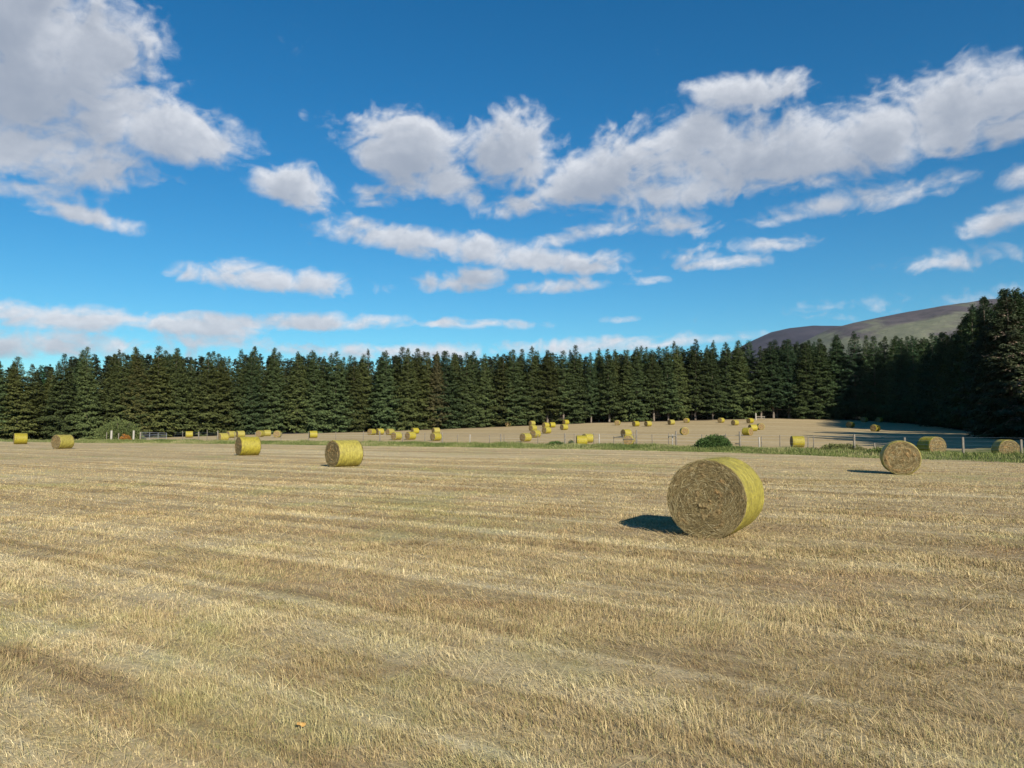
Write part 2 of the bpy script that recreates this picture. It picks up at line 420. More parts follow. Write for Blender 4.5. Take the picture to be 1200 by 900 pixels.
x, y, dist, tuft = x[k], y[k], dist[k], tuft[k]
N = len(x)
flat = fbm(x * .8, y * .8, 3, 60)
h = rng.gamma(4, .0078, N) * (1 + tuft * .9) * (1 + .25 * (flat < -.1))
h = np.clip(h, .012, .12) * np.clip(1.15 - dist / 75, .45, 1)
farf = np.clip(1.2 - dist / 60, .35, 1)
lean = np.clip(.6 + flat * .8 + rng.normal(0, .38, N), .05, 1.45)
ldir = 2.6 + fbm(x * .5, y * .5, 2, 66) * 4 + rng.normal(0, .8, N)
w = np.maximum(.0030, .00050 * dist) * rng.uniform(.7, 1.3, N)
me = blades('stubble', x, y, h, w, lean, ldir, mb, .5 + (rng.random(N) - .5) * farf)
tag(link('stubble', me), label='short dry mown grass stubble covering the near hay field', cat='grass', kind='stuff')

# loose straws lying on top
x, y = fan([(3.2, 7, 260), (7, 14, 120), (14, 30, 30)])
xb = rng.normal(3.45, .85, 900); yb = rng.normal(12.8, .85, 900)      # spilled round the near bale
x = np.append(x, xb); y = np.append(y, yb)
N = len(x); dist = np.hypot(x, y)
me = blades('loose_straw', x, y, rng.uniform(.08, .26, N), np.maximum(.003, .0006 * dist), rng.uniform(1.15, 1.5, N), rng.uniform(0, 2 * PI, N), mb, rng.uniform(.55, 1, N), .15)
me.transform(Matrix.Translation((0, 0, .025)))
tag(link('loose_straw', me), label='loose pale straws lying scattered on the cut stubble', cat='straw', kind='stuff')

# --- green verge along the fence
mv, n, b = mat_new('verge_grass')
pos = n.n.new('ShaderNodeNewGeometry').outputs['Position']
r_ = attr(n, 'rnd'); t_ = attr(n, 'tip')
c = ramp(n, n.m('ADD', n.m('MULTIPLY', r_, .55), n.m('MULTIPLY', n.noise(pos, .5, 4, .6), .6)), [(.2, (.05, .075, .018)), (.42, (.105, .14, .032)), (.62, (.20, .215, .07)), (.85, (.42, .35, .18))])
n.put(b.inputs['Base Color'], c)
M = 330000
ppx = rng.uniform(-60, 1330, M)
d0, d1 = ip(VERGE, ppx), ip(FENCE, ppx) + 1.4 + sm(ppx, 960, 1060) * 16
# fewer where the strip is left of the gate
y = d0 + (d1 - d0) * rng.random(M) ** 1.0
x = (ppx - 600) / F * y
kk = (rng.random(M) < (y / 100)) & ((ppx > 95) | (rng.random(M) < .25))
x, y, ppx = x[kk], y[kk], ppx[kk]; d0 = d0[kk]
tuf = fbm(x * .45, y * .45, 3, 90); N = len(x)
edge = sm(y - d0, 0, 3.2) ** 1.3
h = (.10 + .20 * rng.random(N)) * (.45 + .55 * edge) * np.clip(1 + tuf * 1.5, .35, 1.9)
h *= np.where(y > ip(FENCE, ppx) + 1.5, .6, 1)
me = blades('verge_grass', x, y, h, rng.uniform(.012, .035, N), np.abs(rng.normal(0, .4, N)), rng.uniform(0, 6.28, N), mv, np.clip(rng.random(N) * .8 + fbm(x * .15, y * .15, 2, 91) * .6, 0, 1), .5)
tag(link('verge_grass', me), label='rough green grass strip growing along the wire fence', cat='grass', kind='stuff')

# ================================================================== conifers
def spruce_crown(seed, H, Rmax, base, droop=.35, dens=1.0, sparse=0.0, spray=.42, profile=.8):
    """foliage of one conifer: whorls of boughs hung with short sprays; returns verts, faces, random per vertex"""
    r = np.random.default_rng(seed)
    P, D, UPn, SZ = [], [], [], []
    zc = base
    segs = []
    while zc < H - .25:
        f = (zc - base) / (H - base)
        rr = Rmax * (1 - f) ** profile * (1 + .0 * f) + .12
        if f < .12: rr *= .55 + 3.5 * f
        nb = int((7 if f < .8 else 5) * dens) + r.integers(0, 3)
        off = r.uniform(0, 6.28)
        for k in range(nb):
            if r.random() < sparse: continue
            a = off + 2 * PI * k / nb + r.normal(0, .22)
            L = rr * r.uniform(.62, 1.18) if r.random() > .1 else rr * r.uniform(.3, 1.35)
            z0 = zc + r.uniform(-.3, .3)
            up = .34 * f + .05 + r.normal(0, .15)
            segs.append((a, L, z0, up))
        zc += r.uniform(.26, .46) * (1 - .45 * f)
    for a, L, z0, up in segs:
        m = max(12, int(L * 23 * dens))
        t = r.random(m) ** .62
        sag = droop * L
        ax = np.cos(a) * t * L; ay = np.sin(a) * t * L
        az = z0 + up * t * L - sag * (t ** 1.5) * .6 + .12 * L * np.clip(t - .75, 0, 1) * 2
        side = r.choice([-1, 1], m) * r.uniform(.1, 1.0, m)
        lw = .30 * L * (1 - t * .7) * side
        P.append(np.stack([ax - np.sin(a) * lw, ay + np.cos(a) * lw, az - np.abs(lw) * .25 + r.normal(0, .11, m)], -1))
        aa = a + side * 1.0 + r.normal(0, .25, m)
        dz = -r.uniform(.1, .75, m) * (1 - 0.6 * np.clip((z0 - base) / (H - base), 0, 1))
        D.append(np.stack([np.cos(aa), np.sin(aa), dz], -1)); SZ.append(r.uniform(.65, 1.35, m) * spray * (.55 + .45 * (1 - (z0 - base) / (H - base))))
    # leader
    m = 30; t = r.random(m); P.append(np.stack([r.normal(0, .04, m), r.normal(0, .04, m), H - 1.3 + t * 1.3], -1)); a = r.uniform(0, 6.28, m)
    D.append(np.stack([np.cos(a), np.sin(a), np.full(m, .9)], -1)); SZ.append(np.full(m, .24))
    P, D, SZ = np.concatenate(P), np.concatenate(D), np.concatenate(SZ)
    D /= np.linalg.norm(D, axis=1)[:, None]
    N = len(P)
    side = np.cross(D, np.stack([r.normal(0, .35, N), r.normal(0, .35, N), np.ones(N)], -1)); side /= np.linalg.norm(side, axis=1)[:, None] + 1e-6
    w = SZ * .26
    V = np.empty((N, 4, 3), np.float32)
    V[:, 0] = P - D * SZ[:, None] * .25
    mid = P + D * SZ[:, None] * .30
    V[:, 1] = mid + side * w[:, None]; V[:, 3] = mid - side * w[:, None]
    V[:, 2] = P + D * SZ[:, None] * .8; V[:, 2, 2] -= SZ * .12
    b0 = np.arange(N) * 4
    Fq = np.stack([b0, b0 + 1, b0 + 2, b0 + 3], -1)
    rad_ = np.hypot(P[:, 0], P[:, 1])
    return V.reshape(-1, 3), Fq, np.repeat(r.random(N), 4), segs
def tube(pts, radii, sides=7):
    V, Fc = [], []
    pts = [Vector(p) for p in pts]
    for i_, (p, rr) in enumerate(zip(pts, radii)):
        d_ = (pts[min(i_ + 1, len(pts) - 1)] - pts[max(i_ - 1, 0)]).normalized()
        a_ = d_.orthogonal().normalized(); b_ = d_.cross(a_)
        for k_ in range(sides):
            t_ = 2 * PI * k_ / sides; V.append(p + (a_ * math.cos(t_) + b_ * math.sin(t_)) * rr)
    for i_ in range(len(pts) - 1):
        for k_ in range(sides):
            q = (k_ + 1) % sides
            Fc.append((i_ * sides + k_, i_ * sides + q, (i_ + 1) * sides + q, (i_ + 1) * sides + k_))
    Fc.append(tuple(range(sides))[::-1]); Fc.append(tuple((len(pts) - 1) * sides + k_ for k_ in range(sides)))
    return V, Fc
class MB:
    def __init__(s): s.v = []; s.f = []
    def add(s, V, Fc):
        o = len(s.v); s.v += [tuple(q) for q in V]; s.f += [tuple(i + o for i in f) for f in Fc]; return s
    def tube(s, pts, radii, sides=7): return s.add(*tube(pts, radii, sides))
    def box(s, c, d, rz=0, ry=0, taper=1.0):
        V = []
        m = Matrix.Rotation(rz, 3, 'Z') @ Matrix.Rotation(ry, 3, 'Y')
        for z_ in (-1, 1):
            k_ = taper if z_ > 0 else 1
            for x_, y_ in ((-1, -1), (1, -1), (1, 1), (-1, 1)): V.append(Vector(c) + m @ Vector((x_ * d[0] / 2 * k_, y_ * d[1] / 2 * k_, z_ * d[2] / 2)))
        return s.add(V, [(3, 2, 1, 0), (4, 5, 6, 7), (0, 1, 5, 4), (1, 2, 6, 5), (2, 3, 7, 6), (3, 0, 4, 7)])
    def build(s, name, mat, parent=None, loc=(0, 0, 0), smooth=False):
        return link(name, new_mesh(name, s.v, s.f, mat, smooth), parent, loc)

mf, n, b = mat_new('conifer_needles')
oi_ = n.n.new('ShaderNodeObjectInfo')
pos = n.n.new('ShaderNodeNewGeometry').outputs['Position']
r_ = attr(n, 'rnd')
vv = ramp(n, n.m('ADD', n.m('MULTIPLY', r_, .6), n.m('MULTIPLY', n.noise(pos, .55, 4, .6), .45)), [(.18, (.65, .68, .64)), (.5, (1.05, 1.05, 1.0)), (.85, (1.6, 1.5, 1.3))])
c = n.mix(1.0, oi_.outputs['Color'], vv, 'MULTIPLY')
c = n.mix(n.m('MULTIPLY', n.step(n.noise(pos, .8, 3, .6), .58, .70), .28), c, (.11, .088, .055))
n.put(b.inputs['Base Color'], c); b.inputs['Roughness'].default_value = .75; b.inputs['Specular IOR Level'].default_value = .12
mbk, n, b = mat_new('conifer_bark')
pos = n.n.new('ShaderNodeTexCoord').outputs['Object']
c = ramp(n, n.noise(n.mapping(pos, sc=(6, 6, 1.2)), 1.5, 5, .65), [(.3, (.10, .075, .055)), (.7, (.28, .23, .18))])
n.put(b.inputs['Base Color'], c)
mdead, n, b = mat_new('dead_twigs')
n.put(b.inputs['Base Color'], ramp(n, attr(n, 'rnd'), [(0, (.12, .085, .055)), (1, (.30, .23, .16))]))

PROTO = []
H0 = 18.0
specs = [  # seed, Rmax, base, droop, dens, sparse, profile
 (1, 3.8, .7, .40, 1.0, .08, .80), (2, 3.5, 1.2, .35, 1.0, .12, .86), (3, 4.1, .5, .45, 1.05, .08, .74),
 (4, 3.3, 2.4, .30, 1.0, .12, .82), (5, 3.7, 1.2, .38, 1.1, .12, .78), (6, 3.5, 3.2, .35, 1.0, .10, .74), (7, 2.6, 2.0, .25, .75, .28, .95)]
for (sd_, rm, ba, dr, de_, sp_, pr_) in specs:
    V, Fq, rn, segs = spruce_crown(sd_, H0, rm, ba, dr, de_ * 1.15, sp_, .38, pr_)
    mc = new_mesh('crown', V, Fq, mf); add_attr(mc, 'rnd', rn)
    t = MB()
    rr_ = random.Random(sd_)
    t.tube([(0, 0, -.3), (0, 0, .3), (.03, 0, H0 * .4), (0, .04, H0 * .75), (0, 0, H0 - .3)], [.27, .21, .15, .08, .015], 8)
    for k_ in range(26):                                    # dead snags under the crown
        a_ = rr_.uniform(0, 6.28); z_ = rr_.uniform(.8, ba + 4); L_ = rr_.uniform(.5, 1.7)
        t.tube([(0, 0, z_), (math.cos(a_) * L_, math.sin(a_) * L_, z_ - .12 * L_)], [.028, .008], 4)
    mt = new_mesh('trunk', t.v, t.f, mbk, True)
    PROTO.append((mc, mt))
# far wood side: bare-bones copies for the depth of the wood
def tree(kind, x, y, H, rz, colour, wide=1.0, name='spruce_tree', label='', group=None, cat='tree'):
    mc, mt = PROTO[kind]
    o = link(name, None, None, (x, y, tz(x, y))); o.empty_display_size = .5
    s_ = H / H0
    o.scale = (s_ * wide, s_ * wide, s_); o.rotation_euler = (random.gauss(0, .012), random.gauss(0, .012), rz)
    tag(o, label, cat, group)
    cr = link('crown', mc, o); tk = link('trunk', mt, o)
    cr.color = (*colour, 1)
    return o
random.seed(11)
TOP = [(-500,400),(-80,412),(0,419),(30,424),(50,424),(75,414),(100,408),(150,410),(180,409),(230,411),(270,414),(300,405),(330,411),(370,412),(400,417),(432,415),(465,409),(500,411),(520,409),(570,412),(600,410),(650,408),(680,413),(715,407),(750,407),(800,403),(840,402),(880,399),(900,402),(930,394),(960,397),(1000,391),(1050,393),(1090,395),(1115,393),(1124,388),(1136,366),(1150,352),(1165,344),(1185,336),(1200,336),(1230,322),(1300,300)]
pl = [on_line(WOOD, q) for q in list(range(-260, 1041, 20)) + [1060, 1080, 1097, 1114, 1127, 1140, 1158, 1176, 1200, 1230, 1280, 1330, 1400, 1500]]
def walk(pl, spacing, off0, jit):
    out = []; carry = 0
    for a_, b_ in zip(pl[:-1], pl[1:]):
        L_ = (b_ - a_).length; d_ = (b_ - a_) / L_; nrm = Vector((-d_.y, d_.x, 0)); s_ = carry
        while s_ < L_:
            out.append(a_ + d_ * (s_ + random.gauss(0, jit)) + nrm * (off0 + random.gauss(0, jit))); s_ += spacing * random.uniform(.8, 1.25)
        carry = s_ - L_
    return out
ROWS = [(0, 4.1, 1.6, 'front'), (1, 4.3, 5.4, 'second'), (2, 4.6, 9.4, 'third')]
count = 0; placed = []
def tint(px_, row):
    k_ = float(sm(px_, 620, 1000))
    a_, b_ = (.082, .104, .038), (.052, .086, .036)
    c_ = [a_[q] * (1 - k_) + b_[q] * k_ for q in range(3)]
    v_ = random.uniform(.72, 1.28); w_ = random.uniform(.86, 1.14)
    return (c_[0] * v_ * w_, c_[1] * v_, c_[2] * v_ / w_)
REG = [(60, 'at the far left edge'), (125, 'left of the round bush'), (200, 'behind the round bush and gate'), (300, 'behind the paired bales'), (425, 'left of the dip'), (520, 'right of the dip'),
       (590, 'behind the left bale cluster'), (670, 'behind the central bale group'), (740, 'right of the central bales'), (815, 'behind the two similar far bales'), (900, 'above the broom bush'),
       (980, 'under the far dark hill'), (1050, 'under the moorland slope'), (1130, 'in the shaded corner'), (9999, 'at the right edge')]
def region(px_): return next(t_ for l_, t_ in REG if px_ < l_)
ROWTXT = {'front': ('dark spruce in the front row of the wood {}', 'front row spruces {}'),
          'second': ('spruce top showing just over the front row {}', 'second row spruces {}'),
          'third': ('spruce tip at the back of the treeline {}', 'third row spruces {}')}
for ri, sp_, off_, rname in ROWS:
    for p in walk(pl, sp_, off_, .55):
        if p.y < 42: continue
        px_ = 600 + F * p.x / p.y
        if ri > 0 and (p.y < 118 or px_ > 1330): continue
        if 66 < p.y < 96 and px_ > 1150: continue           # open side: low sun reaches the big trees
        if px_ < -50 and ri: continue
        if px_ < -90: continue
        if ri == 0 and 34 < px_ < 52: continue             # the gap with the greener tree in it
        if ri == 0 and 424 < px_ < 440: continue
        if 1150 < px_ < 1188 and ri == 0: continue          # room for the two big ones
        g_ = tz(p.x, p.y)
        top = ip(TOP, px_) + random.gauss(1.0, 2.6) + (4 if ri == 2 else 0)
        H = CAM_H + (502 - float(top)) / F * p.y - g_
        H = min(max(H, 13), 24.5)
        if px_ > 1230: H = random.uniform(17.5, 20)
        kd = random.choice([0, 1, 2, 4, 0, 2]) if px_ < 640 or px_ > 930 else random.choice([1, 3, 5, 4, 3, 0])
        lt, gt = ROWTXT[rname]; rg = region(px_)
        tree(kd, p.x, p.y, H, random.uniform(0, 6.28), tint(px_, ri), random.uniform(.92, 1.34), label=lt.format(rg), group=gt.format(rg))
        count += 1
# the wood goes on to the right of the view and throws its shade across the far corner of the field
for yy in np.arange(39, 76, 5.2):
    for xx in np.arange(56 if yy > 44 else 60, 92, 5.2):
        x_, y_ = xx + random.gauss(0, .7), yy + random.gauss(0, .7)
        tree(random.choice([0, 1, 2, 4]), x_, y_, random.uniform(17, 20.5), random.uniform(0, 6.28), tint(1300, 1), 1.05, label='spruce standing off to the right, shading the far corner of the field', group='spruces shading the far corner')
for yy in np.arange(78, 112, 5.2):
    for xx in np.arange(81, 106, 5.2):
        x_, y_ = xx + random.gauss(0, .7), yy + random.gauss(0, .7)
        tree(random.choice([0, 1, 2, 4]), x_, y_, random.uniform(17, 19.5), random.uniform(0, 6.28), tint(1300, 1), 1.05, label='spruce standing off to the right, shading the far corner of the field', group='spruces shading the far corner')
for x_, y_, h_ in ((74, 106, 19), (79, 109, 19), (77, 101, 18), (82, 104, 19), (60.5, 78, 23), (65.5, 77, 24), (69, 73.5, 24), (63, 73, 23), (58, 73, 23)):
    tree(random.choice([0, 2, 4]), x_, y_, h_, random.uniform(0, 6.28), tint(1300, 1), 1.0, label='spruce standing off to the right, shading the far corner of the field', group='spruces shading the far corner')
# trees that stand out
def at_px(px_, Y): return ((px_ - 600) / F * Y, Y)
def one(kd, px_, Y, top, colour, wide, label, name='spruce_tree'):
    x_, y_ = at_px(px_, Y); H = CAM_H + (502 - top) / F * Y - tz(x_, y_)
    return tree(kd, x_, y_, H, random.uniform(0, 6.28), colour, wide, name, label)
one(6, 432, 184, 409, (.075, .085, .045), 1.0, 'thin open spruce with a see-through top rising from a dip in the treeline')
one(2, 46, 163, 428, (.045, .105, .040), 1.25, 'brighter green conifer filling the gap near the left edge of the wood')
one(2, 160, 153.5, 414, (.105, .105, .036), 1.05, 'yellowish green spruce behind the round bush by the gate')
one(1, 513, 181.5, 412, (.104, .096, .043), .95, 'brown tinged spruce in the middle of the left treeline')
one(0, 1160, 101, 347, (.050, .070, .040), 1.05, 'tall spruce just left of the last tree by the right edge')
bt = one(2, 1186, 97, 338, (.062, .078, .040), 1.15, 'tallest spruce at the right edge with pale dead boughs')
# pale dead boughs on it
V, Fq, rn, _s = spruce_crown(77, H0 * .93, 3.9, 1.2, .5, .36, .35, .42, .7)
md_ = new_mesh('dead_boughs', V, Fq, mdead); add_attr(md_, 'rnd', rn); link('dead_boughs', md_, bt)
print('trees', count)

# deeper rows of the wood, read as one mass behind the others
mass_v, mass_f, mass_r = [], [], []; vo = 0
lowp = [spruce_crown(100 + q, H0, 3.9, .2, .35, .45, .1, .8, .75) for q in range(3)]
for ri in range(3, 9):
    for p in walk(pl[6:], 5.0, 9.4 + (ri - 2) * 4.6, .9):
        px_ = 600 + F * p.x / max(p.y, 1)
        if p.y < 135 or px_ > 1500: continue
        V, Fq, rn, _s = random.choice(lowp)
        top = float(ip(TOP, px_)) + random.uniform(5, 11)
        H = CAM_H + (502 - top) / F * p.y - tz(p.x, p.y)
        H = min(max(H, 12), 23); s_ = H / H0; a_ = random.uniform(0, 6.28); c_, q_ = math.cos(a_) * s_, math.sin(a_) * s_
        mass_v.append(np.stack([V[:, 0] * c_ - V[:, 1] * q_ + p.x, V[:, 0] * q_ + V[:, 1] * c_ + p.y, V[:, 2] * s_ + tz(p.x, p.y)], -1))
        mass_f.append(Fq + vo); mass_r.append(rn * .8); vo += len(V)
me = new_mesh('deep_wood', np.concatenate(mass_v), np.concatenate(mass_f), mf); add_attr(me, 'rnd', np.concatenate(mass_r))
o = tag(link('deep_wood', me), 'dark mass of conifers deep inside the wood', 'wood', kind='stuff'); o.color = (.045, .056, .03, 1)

# ================================================================== hay bales
BW, BR = 1.22, .625
mc_, n, b = mat_new('baled_hay')
tcn = n.n.new('ShaderNodeTexCoord').outputs['Object']
bx, by, bz = n.xyz(tcn)
zz = n.m('SUBTRACT', bz, BR)
rr = n.m('SQRT', n.m('ADD', n.m('MULTIPLY', by, by), n.m('MULTIPLY', zz, zz)))
an = n.m('ARCTAN2', zz, by)
spi = n.cxyz(n.m('MULTIPLY', n.m('SINE', an), 1.6), n.m('MULTIPLY', n.m('COSINE', an), 1.6), n.m('MULTIPLY', rr, 15))
w1 = n.noise(spi, 1.7, 6, .68, .7)
w2 = n.noise(tcn, 26, 5, .7, .5)
w3 = n.noise(tcn, 4.5, 4, .6, .5)
sel_ = n.m('ADD', n.m('MULTIPLY', w1, .5), n.m('MULTIPLY', w2, .5))
hay = ramp(n, n.step(sel_, .32, .68, smooth=False), [(0, (.035, .024, .012)), (.3, (.13, .092, .040)), (.6, (.25, .18, .080)), (1, (.44, .35, .18))])
hay = n.mix(n.m('MULTIPLY', n.step(w3, .45, .62), .5), hay, n.mix(1.0, hay, (1.35, 1.0, .75), 'MULTIPLY'))
n.put(b.inputs['Base Color'], hay); bump(n, b, sel_, 1.0, .045)
mstr, n, b = mat_new('hay_strand')
oi2 = attr(n, 'rnd')
n.put(b.inputs['Base Color'], ramp(n, oi2, [(0, (.07, .050, .022)), (.35, (.18, .13, .056)), (.7, (.30, .225, .10)), (.92, (.41, .33, .16)), (1, (.62, .53, .32))]))
mn_, n, b = mat_new('yellow_net')
tcn = n.n.new('ShaderNodeTexCoord').outputs['Object']
bx, by, bz = n.xyz(tcn)
zz = n.m('SUBTRACT', bz, BR); an = n.m('ARCTAN2', zz, by)
along = n.cxyz(n.m('MULTIPLY', bx, 14), n.m('MULTIPLY', n.m('SINE', an), 2.2), n.m('MULTIPLY', n.m('COSINE', an), 2.2))
k1 = n.noise(along, 1.6, 5, .62, .4)
k2 = n.noise(tcn, 38, 4, .7)
k3 = n.noise(tcn, 5, 4, .6, .5)
# knitted net: fine strings along the turn with zigzag ties
st = n.m('ABSOLUTE', n.m('SINE', n.m('MULTIPLY', n.m('ADD', bx, n.m('MULTIPLY', n.m('SINE', n.m('MULTIPLY', an, 46)), .006)), 118)))
base = ramp(n, n.m('ADD', n.m('MULTIPLY', k1, .45), n.m('ADD', n.m('MULTIPLY', k2, .35), n.m('MULTIPLY', k3, .2))), [(.34, (.14, .115, .032)), (.45, (.26, .215, .040)), (.55, (.39, .325, .052)), (.68, (.52, .45, .13))])
net = n.mix(n.m('MULTIPLY', n.step(st, .25, .9), .40), base, n.mix(1.0, base, (.62, .64, .75), 'MULTIPLY'))
orn = n.n.new('ShaderNodeObjectInfo').outputs['Random']
net = n.hsv(net, 0.5, n.m('MULTIPLY_ADD', orn, -.16, 1.12), n.m('MULTIPLY_ADD', n.m('FRACT', n.m('MULTIPLY', orn, 7.3)), .20, .95))
n.put(b.inputs['Base Color'], net); b.inputs['Roughness'].default_value = .5; b.inputs['Specular IOR Level'].default_value = .35
bump(n, b, n.m('ADD', n.m('MULTIPLY', k1, 1.0), n.m('ADD', n.m('MULTIPLY', st, .18), n.m('MULTIPLY', k2, .4))), .8, .03)

def bale_meshes(seed, na, nxs, nr, strands, fringe):
    r = np.random.default_rng(seed)
    # net: a slightly barrelled, ridged roll, turned in over its rims
    th = np.linspace(0, 2 * PI, na, endpoint=False)
    xs = list(np.linspace(-BW / 2 + .035, BW / 2 - .035, nxs))
    prof = [(-BW / 2 + .01, .972, 1), (-BW / 2 + .004, .90, 1)][::-1] + [(x_, 1.0, 0) for x_ in xs] + [(BW / 2 - .01, .972, 1), (BW / 2 - .004, .90, 1)]
    def sag(y_, z_):
        z2 = z_ * .965
        low = np.clip(-(z2 + BR * .90) / (BR * .1), 0, 1)
        z2 = np.maximum(z2, -BR * .955) if True else z2
        y2 = y_ * (1 + .025 * np.clip(-z_ / BR, -.2, 1))
        return y2, z2
    V = []
    for x_, k_, e_ in prof:
        rr_ = BR * k_ + (.006 * np.sin(x_ * 47 + seed) + .010 * grad(np.full(na, x_ * 9.0) + seed, th * 1.2, seed) + .012 * grad(np.cos(th) * 2 + seed, np.sin(th) * 2 + x_ * 2.5, seed + 3)
              + .005 * grad(np.cos(th) * 9 + x_ * 9, np.sin(th) * 9, seed + 8)) * (0.6 if e_ else 1)
        y_, z_ = np.cos(th) * rr_, np.sin(th) * rr_
        y_, z_ = sag(y_, z_)
        V.append(np.stack([np.full(na, x_) + .008 * grad(np.cos(th) * 3, np.sin(th) * 3, seed + 5) * (1 if e_ else 0), y_, z_], -1))
    V = np.concatenate(V); m_ = len(prof)
    i_ = np.arange(na)[None] + np.arange(m_ - 1)[:, None] * na; j_ = np.roll(np.arange(na), -1)[None] + np.arange(m_ - 1)[:, None] * na
    Fc = np.stack([i_, j_, j_ + na, i_ + na], -1).reshape(-1, 4)
    V[:, 2] += BR * .955
    net_me = new_mesh('net_wrap', V, Fc, mn_, True)
    # hay: both end faces, with coiled layers, inside the net
    ends = []
    for sgn in (-1, 1):
        rads = np.linspace(0.0, BR * .972, nr + 1)[1:]
        rows = [np.array([[0, 0, 0]])]
        for q_, rd in enumerate(rads):
            y_, z_ = np.cos(th) * rd, np.sin(th) * rd
            ridge = np.sin((rd * 34 + th * 1.0 * sgn) ) * .015
            dx = ridge + .045 * fbm(y_ * 3.2 + seed, z_ * 3.2, 2, seed + (20 if sgn > 0 else 40)) + .032 * fbm(y_ * 11 + seed, z_ * 13, 3, seed + 60 + sgn) \
                - .02 * (rd / BR) ** 4 + .010
            if q_ == nr - 1: dx = dx * 0 - .03
            y_, z_ = sag(y_, z_)
            rows.append(np.stack([sgn * (BW / 2 + dx), y_, z_], -1))
        rows[0] = np.array([[sgn * (BW / 2 - .01), 0, 0]])
        Vn = np.concatenate(rows); Vn[:, 2] += BR * .955
        f_ = []
        for k_ in range(na):
            q = (k_ + 1) % na; f_.append((0, 1 + k_, 1 + q) if sgn > 0 else (0, 1 + q, 1 + k_))
        for a_ in range(nr - 1):
            o_ = 1 + a_ * na
            for k_ in range(na):
                q = (k_ + 1) % na
                f_.append((o_ + k_, o_ + na + k_, o_ + na + q, o_ + q) if sgn > 0 else (o_ + k_, o_ + q, o_ + na + q, o_ + na + k_))
        ends.append([new_mesh('hay_end', Vn, f_, mc_, True), None])
    for ei, sgn in enumerate((-1, 1) if strands else ()):
        N = strands; sg = sgn
        rd = BR * .97 * np.sqrt(r.random(N)); t0 = r.uniform(0, 2 * PI, N)
        tang = t0 + PI / 2 * r.choice([-1, 1], N) + r.normal(0, .5, N) + (rd < BR * .45) * r.normal(0, 1.0, N)
        Ls = r.uniform(.06, .28, N); W_ = r.uniform(.002, .0052, N)
        y_, z_ = np.cos(t0) * rd, np.sin(t0) * rd
        y_, z_ = sag(y_, z_); z_ = z_ + BR * .955
        x0 = sg * (BW / 2 + r.uniform(-.005, .022, N)); x1 = sg * (BW / 2 + r.uniform(0, .055, N) * (r.random(N) < .6) + .005)
        dy, dz = np.cos(tang) * Ls, np.sin(tang) * Ls
        ny_, nz_ = -np.sin(tang) * W_, np.cos(tang) * W_
        y1, z1 = y_ + dy, np.maximum(z_ + dz, .01)
        cx_, cz_ = y1, z1 - BR * .955; q = np.hypot(cx_, cz_); over = q > BR * .985
        y1 = np.where(over, cx_ * BR * .985 / q, y1); z1 = np.where(over, cz_ * BR * .985 / q + BR * .955, z1)
        V = np.empty((N, 3, 3), np.float32)
        V[:, 0] = np.stack([x0, y_ + ny_, z_ + nz_], -1); V[:, 1] = np.stack([x0, y_ - ny_, z_ - nz_], -1); V[:, 2] = np.stack([x1, y1, z1], -1)
        strand_me = new_mesh('hay_strands', V.reshape(-1, 3), np.arange(N * 3).reshape(-1, 3), mstr)
        add_attr(strand_me, 'rnd', np.repeat(r.random(N), 3)); ends[ei][1] = strand_me
    return net_me, ends
NEARP = bale_meshes(3, 220, 60, 46, 13000, 1)
MIDP = [bale_meshes(s_, 110, 30, 24, 2500, 0) for s_ in (5, 8)]
FARP = [bale_meshes(s_, 40, 9, 8, 0, 0) for s_ in (13, 17, 23, 29)]
def bale(protos, x, y, heading, label, group=None, z=None, roll=0, s_=1.0):
    """heading: the way one end face looks, as a vector angle in the ground plane"""
    o = link('hay_bale', None, None, (x, y, (tz(x, y) if z is None else z) - .012)); o.empty_display_size = .4
    o.rotation_euler = (0, 0, heading); o.scale = (s_, s_, s_)
    tag(o, label, 'hay bale', group)
    net_, ends_ = protos
    link('net_wrap', net_, o)
    for core_, str_ in ends_:
        c_ = link('hay_end', core_, o)
        if str_: link('loose_strands', str_, c_)
    return o
def face_heading(x, y, theta):
    """angle of the end-face normal: theta degrees off the line to the camera, + turns the face to the photo's left"""
    return math.atan2(-y, -x) - R(theta)
G_NEAR = 'round bales lying on the near field'
# near field, foot found on the ground
def foot(px_, py_):
    d_ = ray(px_, py_); k_ = -CAM_H / d_.z; return d_.x * k_, d_.y * k_
# the nearest bale
fx_, fy_ = (826.5 - 600) / F * 12.25, 12.25
ax_ = Vector((.485, .875, 0)).normalized()
bx_, by_ = fx_ + ax_.x * BW / 2, fy_ + ax_.y * BW / 2
bale(NEARP, bx_, by_, math.atan2(-ax_.y, -ax_.x), 'largest and nearest round hay bale with bright yellow net, alone in the stubble', s_=1.035)
bale(MIDP[0], 14.75, 29.3, face_heading(14.75, 29.3, -5), 'round bale facing us squarely on the right of the near field', s_=1.05)
Y_ = 34.6; X_ = (404 - 600) / F * Y_
bale(MIDP[1], X_, Y_, face_heading(X_, Y_, 57), 'second nearest bale on the left half, its hay end turned left')
Y_ = 49.2; X_ = (291.5 - 600) / F * Y_
bale(MIDP[0], X_, Y_, face_heading(X_, Y_, 70), 'yellow bale nearly side-on in front of the fence, left of centre')
Y_ = 65; X_ = (75 - 600) / F * Y_
bale(MIDP[1], X_, Y_, face_heading(X_, Y_, 55), 'yellow bale left of the round bush, its end turned left')
Y_ = 84; X_ = (25.5 - 600) / F * Y_
bale(FARP[0], X_, Y_, face_heading(X_, Y_, 85), 'smallest bale on the near field, side-on at the far left edge')
